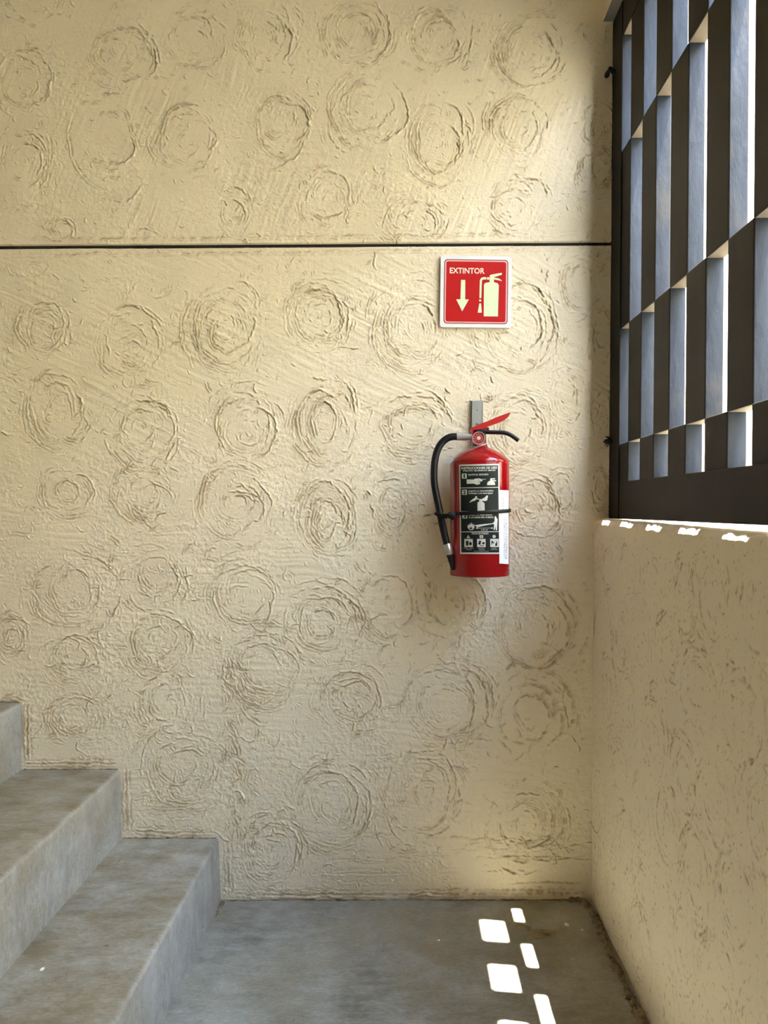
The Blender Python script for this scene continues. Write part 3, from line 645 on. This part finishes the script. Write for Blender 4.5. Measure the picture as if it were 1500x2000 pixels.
# ------------------------------------------------------------------ flat print helpers
def text_mesh(s, x0, x1, y0, y1, bold=0.0):
    """triangles of a line of text fitted in the pixel box; returns pixel verts and faces"""
    cu = bpy.data.curves.new('t', 'FONT'); cu.body = s; cu.offset = bold; cu.resolution_u = 3
    ob = bpy.data.objects.new('t', cu); me = bpy.data.meshes.new_from_object(ob)
    co = np.array([v.co[:] for v in me.vertices]); fs = [tuple(p.vertices) for p in me.polygons]
    bpy.data.objects.remove(ob); bpy.data.curves.remove(cu); bpy.data.meshes.remove(me)
    if len(co) == 0: return [], []
    lo = co.min(0); hi = co.max(0)
    X = x0+(co[:, 0]-lo[0])/(hi[0]-lo[0])*(x1-x0); Y = y1-(co[:, 1]-lo[1])/(hi[1]-lo[1])*(y1-y0)
    return list(zip(X, Y)), fs
class Print:
    """flat artwork given in photo pixels, mapped on a surface by fn(px, py, lift)"""
    def __init__(s, fn): s.fn = fn; s.v = []; s.f = []
    def add(s, pts, faces, lift):
        b = len(s.v); s.v += [s.fn(x, y, lift) for x, y in pts]; s.f += [tuple(b+i for i in f) for f in faces]
    def rect(s, x0, y0, x1, y1, lift, nx=None):
        nx = nx or max(1, int(abs(x1-x0)/3)); xs = np.linspace(x0, x1, nx+1)
        s.add([(x, y0) for x in xs]+[(x, y1) for x in xs], [(i, i+nx+1, i+nx+2, i+1) for i in range(nx)], lift)
    def poly(s, pts, lift):
        bm = bmesh.new(); vs = [bm.verts.new((x, -y, 0)) for x, y in pts]; bm.faces.new(vs)
        x = math.floor(min(q[0] for q in pts))+1.5
        while x < max(q[0] for q in pts):
            bmesh.ops.bisect_plane(bm, geom=bm.verts[:]+bm.edges[:]+bm.faces[:], plane_co=(x, 0, 0), plane_no=(1, 0, 0), dist=1e-5); x += 3.0
        bmesh.ops.triangulate(bm, faces=bm.faces); bm.verts.index_update(); bm.verts.ensure_lookup_table(); pts = [(v.co.x, -v.co.y) for v in bm.verts]
        fs = []
        for f in bm.faces:
            f.normal_update(); q = [v.index for v in f.verts]; fs.append(tuple(q if f.normal.z > 0 else q[::-1]))
        s.add(pts, fs, lift); bm.free()
    def text(s, t, x0, x1, y0, y1, lift, bold=0.0):
        p, f = text_mesh(t, x0, x1, y0, y1, bold); s.add(p, f, lift)
    def ell(s, cx, cy, rx, ry, lift, n=18): s.poly([(cx+rx*math.cos(2*math.pi*k/n), cy-ry*math.sin(2*math.pi*k/n)) for k in range(n)], lift)
    def build(s, name, m, parent=None):
        me = bpy.data.meshes.new(name); me.from_pydata([tuple(p) for p in s.v], [], s.f); me.update(); me.materials.append(m)
        return link(bpy.data.objects.new(name, me), parent)
def rrect(x0, y0, x1, y1, r, n=6):
    out = []
    for cx, cy, a0 in ((x1-r, y0+r, 0), (x0+r, y0+r, 90), (x0+r, y1-r, 180), (x1-r, y1-r, 270)):
        for k in range(n+1):
            a = math.radians(a0+90*k/n) ; out.append((cx+r*math.cos(a), cy-r*math.sin(a)))
    return out

# ------------------------------------------------------------------ EXTINTOR sign
sign = thing('fire_extinguisher_sign', 'square red EXTINTOR sign with arrow and extinguisher symbol on white board', 'sign', tuple(P(930, 570, D-.006)))
rot = math.radians(.8)
def on_sign(x, y, lift):
    dx, dy = x-929.5, y-569.8
    return P(929.5+dx*math.cos(rot)-dy*math.sin(rot), 569.8+dx*math.sin(rot)+dy*math.cos(rot), D-.0095-lift)
bm = bmesh.new()
extrude_poly(bm, [on_sign(x, y, 0) for x, y in rrect(860, 500, 999, 639.5, 5)], Vector((0, .0062, 0)))
b_ = obj('board', bm, M_SIGNW); adopt(sign, b_)
def sp(name, m, fill):
    pr = Print(on_sign); fill(pr); o = pr.build(name, m); adopt(sign, o); return o
sp('outline', M_SIGND, lambda p: p.poly(rrect(867, 507, 992, 632.5, 6.5), .0003))
sp('outline', M_SIGNP, lambda p: p.poly(rrect(868.5, 508.5, 990.5, 631, 5.5), .0005))['label'] = 'pale pink inner line'
sp('red_field', M_SIGNR, lambda p: p.poly(rrect(871, 511, 988, 628.5, 4), .0007))
sp('lettering', M_CREAMP, lambda p: p.text('EXTINTOR', 878, 946, 523.2, 534.6, .0009, .022))
sp('arrow_symbol', M_GLOW, lambda p: p.poly([(900.2, 547), (908.6, 547), (908.8, 585), (916, 585), (903.2, 608.5), (891.2, 585), (899.4, 585)], .0009))
def pict(p):
    l = .0009
    p.poly([(945.5,617.5),(945,556),(947,552.5),(956,550.5),(956.2,538),(956,537),(961,535.5),(979.5,532),(979.8,536),(965,540.5),(964.5,541.5),(974,543),(979,546.5),(980,548.5),(974,547),(964.5,545.5),(964.5,550.5),(971.5,552.5),(974,556),(973.2,617.5)], l)
    p.poly([(955.5,541),(955.5,546),(950.8,546),(950.8,541)], l)
    p.poly([(949.5,541),(949.5,545.5),(943,545.8),(941,548),(940.3,582),(936.6,582),(936.8,548),(939,543),(943,541)], l)
    p.rect(936.2, 585, 940, 588.5, l, 1)
    p.poly([(936.4,592.5),(940,592.5),(941.6,610.5),(933.6,610.5)], l)
sp('extinguisher_symbol', M_GLOW, pict)

# ------------------------------------------------------------------ wall bracket
ZW = D-.010
brk = thing('hanging_bracket', 'grey zinc hanging strip screwed to the wall above the red extinguisher', 'bracket', tuple(P(932, 825, D-.004)))
bm = bmesh.new()
a, b, c, d = P(921.5, 783, ZW), P(943, 783, ZW), P(943, 878, ZW), P(920.5, 878, ZW)
extrude_poly(bm, [a, b, c, d], Vector((0, .002, 0)))
extrude_poly(bm, [a, d, d+Vector((-.0012, .010, 0)), a+Vector((-.0012, .010, 0))], Vector((.0012, 0, 0)))
extrude_poly(bm, [b, c, c+Vector((.0004, .010, 0)), b+Vector((.0004, .010, 0))], Vector((-.0012, 0, 0)))
o = obj('strip', bm, M_ZINC); adopt(brk, o)
bm = bmesh.new()    # hook that carries the neck
tube(bm, catmull([P(932, 866, ZW), P(932, 866, ZW-.03), P(932, 862, ZW-.052), P(932, 852, ZW-.058)], 6), .003, 10)
o = obj('hook', bm, M_ZINC, None, True); adopt(brk, o)
for (sx_, sy_) in ((932.5, 800.5), (931.5, 828)):
    c = P(sx_, sy_, ZW-.0002); bm = bmesh.new()
    bmesh.ops.create_cone(bm, cap_ends=True, segments=16, radius1=.0036, radius2=.0026, depth=.0022, matrix=Matrix.Translation(c)@Matrix.Rotation(math.pi/2, 4, 'X'))
    o = obj('screw', bm, M_ALU, None, True, 40); adopt(brk, o)
    bm = bmesh.new(); bmesh.ops.create_cone(bm, cap_ends=True, segments=6, radius1=.0016, radius2=.0016, depth=.0006, matrix=Matrix.Translation(c+Vector((0, -.0012, 0)))@Matrix.Rotation(math.pi/2, 4, 'X'))
    s2 = obj('socket', bm, M_BLACK, o)

# ------------------------------------------------------------------ fire extinguisher
ZC = 2.048; XC = (936.6-VX)*ZC/F; YC = ZC-D; RB = .0787
ext = thing('fire_extinguisher', 'red dry powder fire extinguisher with black hose and instruction label, hung on the wall', 'fire extinguisher', (XC, YC, .914))
def part(name, bm, m, smooth=True, angle=35, label=None, parent=None):
    o = obj(name, bm, m, None, smooth, angle)
    if parent: o.parent = parent      # the part itself already sits in world coordinates
    else: adopt(ext, o)
    if label: o['label'] = label
    return o
bm = bmesh.new()
prof = [(RB-.006, .9135), (RB-.0012, .9140), (RB, .9155), (RB, .930), (RB, 1.05), (RB, 1.2105), (RB-.0008, 1.2115), (RB-.0008, 1.2124), (RB-.0001, 1.2134)]
for hpx, rpx in ((3, 57.2), (5.5, 56), (8, 54), (10.5, 51.5), (13, 48.6), (16, 45), (19, 40.8), (22, 35.6), (25, 29.5), (28, 23), (30.5, 18), (33, 15.6)):
    prof.append((rpx*.00137, 1.2120+hpx*.00137-.0005))
prof += [(.0205, 1.2575), (.0205, 1.2605), (.0198, 1.2612)]
lathe(bm, prof, XC, YC, 96)
cyl = part('cylinder', bm, M_RED)
bm = bmesh.new(); lathe(bm, [(.0195, 1.2600), (.0195, 1.266), (.0175, 1.268), (.0175, 1.284)], XC, YC, 40); 
part('neck', bm, mat('dark_red_collar', (.16, .004, .006), .35))
bm = bmesh.new(); box(bm, XC-.019, XC+.015, YC-.016, YC+.016, 1.268, 1.301); bevel(bm, .003, 2)
box(bm, XC-.016, XC+.024, YC-.010, YC+.010, 1.292, 1.306)
valve = part('valve_body', bm, M_BLACK)
# gauge
gc = P(934.6, 856, ZC-.026)
def disc(c, r, y0, y1, seg=40):
    bm = bmesh.new(); bmesh.ops.create_cone(bm, cap_ends=True, segments=seg, radius1=r, radius2=r, depth=abs(y1-y0), matrix=Matrix.Translation((c.x, c.y+(y0+y1)/2, c.z))@Matrix.Rotation(math.pi/2, 4, 'X')); return bm
g = part('gauge', disc(gc, .0160, .012, -.002), mat('gauge_case', (.30, .16, .15), .35, .3))
bm = bmesh.new(); n1 = 40
for (r0, r1, y0) in ((.0160, .0178, -.004), ):
    rr = [[], [], [], []]
    for k in range(n1):
        a = 2*math.pi*k/n1
        for q, (r, yy_) in enumerate(((.0150, -.001), (.0152, -.006), (.0172, -.006), (.0176, .004))):
            rr[q].append(bm.verts.new((gc.x+r*math.cos(a), gc.y+yy_, gc.z+r*math.sin(a))))
    for A_, B_ in ((0, 1), (1, 2), (2, 3)):
        for k in range(n1): bm.faces.new((rr[A_][k], rr[A_][(k+1) % n1], rr[B_][(k+1) % n1], rr[B_][k]))
bmesh.ops.recalc_face_normals(bm, faces=bm.faces)
part('rim', bm, mat('clear_plastic_rim', (.50, .32, .30), .2), parent=g)
part('dial', disc(gc, .0148, -.0022, -.0028), M_GAUGE, parent=g)
part('dial_centre', disc(gc+Vector((.0004, 0, .0004)), .0050, -.0028, -.0034, 24), mat('dial_cream', (.70, .62, .50), .4), parent=g)
bm = bmesh.new()
for k in range(9):
    a = math.radians(-40+32*k); c0 = gc+Vector((0, -.0032, 0)); u = Vector((math.cos(a), 0, math.sin(a))); w = Vector((-u.z, 0, u.x))*.0009
    q = [c0+u*.0075-w, c0+u*.0075+w, c0+u*.0125+w*1.4, c0+u*.0125-w*1.4]; bm.faces.new([bm.verts.new(p) for p in q])
part('dial_marks', bm, mat('dial_pink', (.42, .16, .15), .5), False, parent=g)
# upper red lever: folded sheet wedge
ZL = ZC-.006
def sheet(name, m, pix, half, Zm=ZL, bev=.0008, **kw):
    bm = bmesh.new(); pts = [P(x, y, Zm)+Vector((0, -half, 0)) for x, y in pix]
    extrude_poly(bm, pts, Vector((0, 2*half, 0)))
    return part(name, bm, m, False, **kw)
sheet('squeeze_lever', M_RED2, [(921.5, 836), (922.5, 841), (947, 837), (952, 833.5), (971, 826.8), (984, 821.5), (991, 815.5), (996.3, 807.2), (994.3, 806.6), (972, 814.5), (950, 824), (935, 829.5)], .0105)
sheet('lever_bracket', M_RED2, [(919.3, 838), (922.5, 834.5), (924, 846), (921, 848)], .012)
sheet('lever_bracket', mat('dark_red_link', (.22, .01, .012), .4), [(935, 838.5), (951.5, 833), (951, 842), (944, 846), (934, 844)], .0085)
# lower black carrying handle
bm = bmesh.new()
hp = catmull([P(941, 843.5, ZL), P(960, 844.3, ZL), P(982, 845.0, ZL), P(994, 848, ZL), P(1004, 854, ZL), P(1012.5, 860.5, ZL)], 6)
tube(bm, hp, lambda t: .0058-.0004*t, 16, 1.9)
part('carry_handle', bm, M_BLACK)
# hose
ZH = ZC-.012
hz = lambda t: ZH-.022*t
raw = [(893.5, 853), (884, 853), (873, 856.5), (862, 866), (854, 881), (849.5, 900), (847.8, 922), (848.3, 942), (851.5, 962), (856, 985), (861.5, 1012), (867.5, 1040), (874, 1066.5)]
hpts = [P(x-.2, y, hz(max(0, (i-3)/10))) for i, (x, y) in enumerate(raw)]
bm = bmesh.new(); tube(bm, catmull(hpts, 8), .0094, 24); hose = part('hose', bm, M_RUBBER)
e0, e1 = P(872.8, 1062.5, hz(.95)), P(878.6, 1083.2, hz(1.0))
bm = bmesh.new(); tube(bm, [e0+(e1-e0)*t for t in (0, .06, .5, .94, 1)], lambda t: .0108-(.0008 if t < .05 or t > .95 else 0), 28); part('ferrule', bm, M_ALU, parent=hose, label='silver crimped ferrule')
n0, n1_ = P(878.2, 1082.0, hz(1.0)), P(886.6, 1113, hz(1.02))
bm = bmesh.new(); tube(bm, [n0+(n1_-n0)*t for t in (0, .08, .16, .4, .7, 1)], lambda t: .0098 if t < .1 else (.0104 if t < .25 else .0100-.0032*t), 24); part('nozzle', bm, M_RUBBER, parent=hose)
f0, f1 = P(892, 853.2, ZH), P(912, 853.0, ZH)
bm = bmesh.new(); tube(bm, [f0, f0+(f1-f0)*.05, f0+(f1-f0)*.95, f1], .0098, 28); part('ferrule', bm, M_ALU, parent=hose, label='silver crimped ferrule')
f2 = P(922, 853.0, ZH)
bm = bmesh.new(); tube(bm, [f1, f2], .0084, 6+12); part('hose_nut', bm, M_ALU, parent=hose)
# paper tag on the collar, seen almost edge on
bm = bmesh.new()
tp = [P(952, 865.0, ZC-.020), P(940, 868.4, ZC-.020), P(922, 873.2, ZC-.018), P(903, 880.5, ZC-.014), P(884, 891.5, ZC-.012), P(865, 905.0, ZC-.012)]
tq = [P(951, 867.0, ZC-.024), P(941, 870.8, ZC-.026), P(927, 876.2, ZC-.030), P(911, 884, ZC-.032), P(896, 892.5, ZC-.032), P(879, 905, ZC-.030)]
tp = catmull(tp, 5); tq = catmull(tq, 5)
va = [bm.verts.new(p) for p in tp]; vb = [bm.verts.new(p) for p in tq]
for k in range(len(va)-1): bm.faces.new((va[k], va[k+1], vb[k+1], vb[k]))
bmesh.ops.solidify(bm, geom=bm.faces[:], thickness=.0006)
part('paper_tag', bm, M_PAPER, label='white paper tag on the collar')
# strap round body and hose, with a knot
bm = bmesh.new(); pts = []
for k in range(61):
    a = math.radians(-90-112+k*4.0)
    z = CH-(1000.6-VY)*ZC/F+.006*math.sin((a+math.pi/2)*.75)
    r = RB+.0030; pts.append(Vector((XC+r*math.cos(a), YC+r*math.sin(a), z)))
tube(bm, pts, .0021, 12, 2.3, Vector((0, 0, 1)))
rings_fix = None
part('strap', bm, M_RUBBER)
kn = P(882.5, 1007, ZC-.076)
bm = bmesh.new(); bmesh.ops.create_icosphere(bm, subdivisions=3, radius=.0105, matrix=Matrix.Translation(kn))
rk = random.Random(2)
for v in bm.verts: v.co += (v.co-kn)*rk.uniform(-.14, .16)
tube(bm, [P(856, 1003, hz(.9)-.006), P(866, 1007, hz(.9)-.014), P(880, 1006, ZC-.074), P(897, 1003, ZC-.081)], .0048, 10)
tube(bm, [P(851, 1003, hz(.9)), P(856, 1007, hz(.9)-.009), P(866, 1009, hz(.9)-.008), P(872, 1010, ZC-.05)], .0042, 10)
part('strap_knot', bm, mat('black_tape', (.004, .003, .003), .6, 0, .2))

# label art wrapped on the cylinder
def on_cyl(px, py, lift):
    s = (px-VX)/F; r = RB+lift
    # ray x = s*Z hits the circle about (XC, ZC)
    a = s*s+1; b = -2*(s*XC+ZC); c = XC*XC+ZC*ZC-r*r; disc_ = b*b-4*a*c
    Z = (-b-math.sqrt(max(disc_, 0)))/(2*a)
    return P(px, py, Z)
def tilt(px, py, lift): return on_cyl(px+(py-990)*.012, py-(px-936)*.022*max(0, (1082-py)/175), lift)
lab = None
def lp(name, m, fill, parent=None, fn=tilt):
    pr = Print(fn); fill(pr); o = pr.build(name, m)
    if parent: o.parent = parent      # the part itself already sits in world coordinates
    else: adopt(ext, o)
    return o
lab = lp('instruction_label', M_LWHT, lambda p: p.rect(897.5, 906.6, 976.4, 1082, .0004, 40))
for y0, y1 in ((909.6, 951.8), (953.2, 998.2), (999.6, 1037.9), (1039.3, 1079)): lp('panel', M_LBLK, (lambda p: p.rect(900, y0, 973.8, y1, .0007, 36)), lab)
def sub(name, m, lift, polys=(), texts=(), label=None):
    def f(p):
        for q in polys:
            if len(q) == 4 and not isinstance(q[0], tuple): p.rect(*q, lift)
            else: p.poly(q, lift)
        for t in texts: p.text(*t[:5], lift, t[5] if len(t) > 5 else 0.0)
    o = lp(name, m, f, lab)
    if label: o['label'] = label
def ring(cx, cy, rx, ry, n=18): return [(cx+rx*math.cos(2*math.pi*k/n), cy-ry*math.sin(2*math.pi*k/n)) for k in range(n)]
W1, K1 = .0010, .0013
for t in (('INSTRUCCIONES DE USO', 902, 972, 911.6, 916.4, .03), ('POLVO QUIMICO SECO', 905.5, 968.5, 917.6, 920.8, .03), ('QUITE EL SEGURO', 915, 954.5, 925.3, 929, .03),
          ('SUJETE LA MANGUERA', 915, 964.5, 957.6, 961.0, .03), ('OPRIMA LAS MANIJAS', 915, 962.5, 962.2, 965.6, .03), ('DIRIJA LA DESCARGA', 915, 961.5, 1004.6, 1007.8, .03),
          ('A LA BASE DEL FUEGO', 915, 963.5, 1008.8, 1012.0, .03), ('1,8 m', 939.4, 952, 1033.6, 1036.4, .02), ('TIPOS DE FUEGO', 920, 953.4, 1040.4, 1043.8, .02),
          ('PAPEL, TELA', 904.6, 924.4, 1069.8, 1071.8), ('MADERA', 909.4, 920, 1072.6, 1074.4), ('LIQUIDOS', 933, 946, 1069.8, 1071.8), ('GRASAS', 934.6, 945.4, 1072.6, 1074.4),
          ('EQUIPO', 959.6, 969, 1069.8, 1071.8), ('ELECTRICO', 957.6, 971, 1072.6, 1074.4), ('AB 118 QUIMICO SECO', 924.4, 953.4, 1075.6, 1077.8)):
    sub('lettering', M_LWHT, W1, texts=[t])
for y0, y1 in ((924.2, 934.4), (956, 966.2), (1003, 1012.6)): sub('numeral_box', M_LWHT, W1, [rrect(902.6, y0, 912.4, y1, 1.5, 3)])
sub('numeral', M_LBLK, K1, texts=[('1', 906.3, 908.8, 925.6, 933.2, .04)]); sub('numeral', M_LBLK, K1, texts=[('2', 904.6, 910.6, 957.4, 965, .04)]); sub('numeral', M_LBLK, K1, texts=[('3', 904.6, 910.6, 1004.2, 1011.6, .04)])
sub('hand_symbol', M_LWHT, W1, [[(912,936),(926,936.2),(929,934.6),(937,934.4),(942,936.4),(943.5,938.4),(942,940.2),(938.6,940.6),(938,945.4),(932,946.8),(926,944.4),(912,944.6)], (941, 935.8, 949.6, 936.6)])
for k in range(3): sub('finger_line', M_LBLK, K1, [(933.4, 937.6+2.6*k, 938.4, 938.3+2.6*k)])
sub('extinguisher_symbol', M_LWHT, W1, [[(952,947.8),(952.2,943.2),(954.6,940.6),(958,939.2),(958.4,934.6),(967.6,934.8),(967.8,936.6),(962,936.8),(962,938),(969.4,938.6),(969.6,940.6),(964.4,940.8),(967.2,943.2),(967.6,947.8)]])
sub('squeezing_hands_symbol', M_LWHT, W1, [[(932.6,997.6),(932.6,982),(936.4,978.6),(936.2,976),(931,974.8),(928,977.6),(921,979.4),(918,981.6),(917,980.4),(922,975.6),(928,972),(929,968.6),(932.4,969.6),(931.4,972.6),(937,975),(942,974.4),(948,971),(950.4,967.8),(953.6,968.4),(951.6,977.4),(947,979),(942,978),(942.4,979.6),(946.4,983),(946.6,997.6)]])
sub('flame_symbol', M_LWHT, W1, [[(917,1035),(913.4,1031.6),(912.4,1027.4),(914.6,1024),(915.6,1027),(917.4,1021.8),(918.6,1025),(920.4,1019.6),(922,1025),(924.4,1022),(924.2,1026.4),(926.4,1024.4),(926,1030.6),(922.6,1035)]])
sub('flame_core', M_LBLK, K1, [[(917,1033.4),(915.8,1030),(918.4,1030.8),(920.2,1028.4),(921.2,1031.4),(922.8,1030.4),(921.6,1033.4)]])
sub('spray_symbol', M_LWHT, W1, [[(927.4,1025.6),(941,1024),(962,1022.2),(964,1023.2),(944,1027),(930,1030.4),(931,1028),(928,1027.6)]])
sub('figure_symbol', M_LWHT, W1, [[(966,1008.8),(968,1008.4),(969.4,1011),(971.6,1014.4),(971,1022),(970.2,1036),(967.8,1036),(967.4,1028),(966,1034.6),(963.4,1035.6),(964.8,1024),(961,1023.4),(965.6,1018.4),(965.6,1012.4)]])
sub('distance_arrow', M_LWHT, W1, [[(928.6,1031.6),(932.4,1030),(932.4,1031.3),(959.4,1031.3),(959.4,1030),(963,1031.6),(959.4,1033.2),(959.4,1031.9),(932.4,1031.9),(932.4,1033.2)]])
sub('class_mark', M_LWHT, W1, [[(913.8,1044.8),(917.6,1051),(910.2,1051)]]); sub('class_mark', M_LWHT, W1, [(936.2, 1045.4, 943, 1051)]); sub('class_mark', M_LWHT, W1, [ring(964.4, 1048, 3.2, 3.2)])
sub('class_letter', M_LBLK, K1, texts=[('A', 912.6, 915.2, 1047.2, 1050.4, .01)]); sub('class_letter', M_LBLK, K1, texts=[('B', 938.2, 941.2, 1046.4, 1050.2, .01)]); sub('class_letter', M_LBLK, K1, texts=[('C', 963, 966, 1046.2, 1049.8, .01)])
for x0 in (906, 931, 956.6): sub('picture_box', M_LWHT, W1, [(x0, 1052.6, x0+16.6, 1068.4)])
for q in ([(908.6,1056.6),(914.6,1056.4),(913.6,1065.8),(909.6,1065.8)], ring(918, 1061.8, 2.8, 3.4), [(935.4,1055.6),(939,1056.6),(937.4,1064.2),(932.6,1063)], ring(943.4, 1061, 2.6, 2.4), (936.4, 1065, 944.4, 1066.2),
          [(959,1056.4),(961.2,1056.4),(963,1060),(964,1056),(964.4,1062),(961,1060.4),(959,1066)], [(968,1056),(970.4,1058),(970.4,1066),(966.4,1066.6),(966.4,1062),(969,1060)]):
    sub('picture_symbol', M_LBLK, K1, [q])
stk = lp('sticker', M_PAPER, lambda p: p.rect(975.4, 957, 993.4, 1100.6, .0009, 24), None, lambda x, y, l: on_cyl(x, y+(x-975)*.06, l))
stk['label'] = 'white vertical inspection sticker'
def ink(p):
    r = random.Random(6); l = .0012
    p.rect(978.2, 963, 978.6, 1008, l, 1); p.rect(978.6, 963, 982.4, 963.6, l, 1)
    for x in (982, 984.4, 987.2, 989.6):
        y = 972 if x == 982 else 1010
        while y < (1002 if x == 982 else 1090):
            h_ = r.uniform(1.0, 3.0); p.rect(x, y, x+r.uniform(.8, 1.5), y+h_, l, 1); y += h_+r.uniform(.6, 1.6)
lp('ink_marks', M_INK, ink, stk, lambda x, y, l: on_cyl(x, y+(x-975)*.06, l))['kind'] = 'stuff'
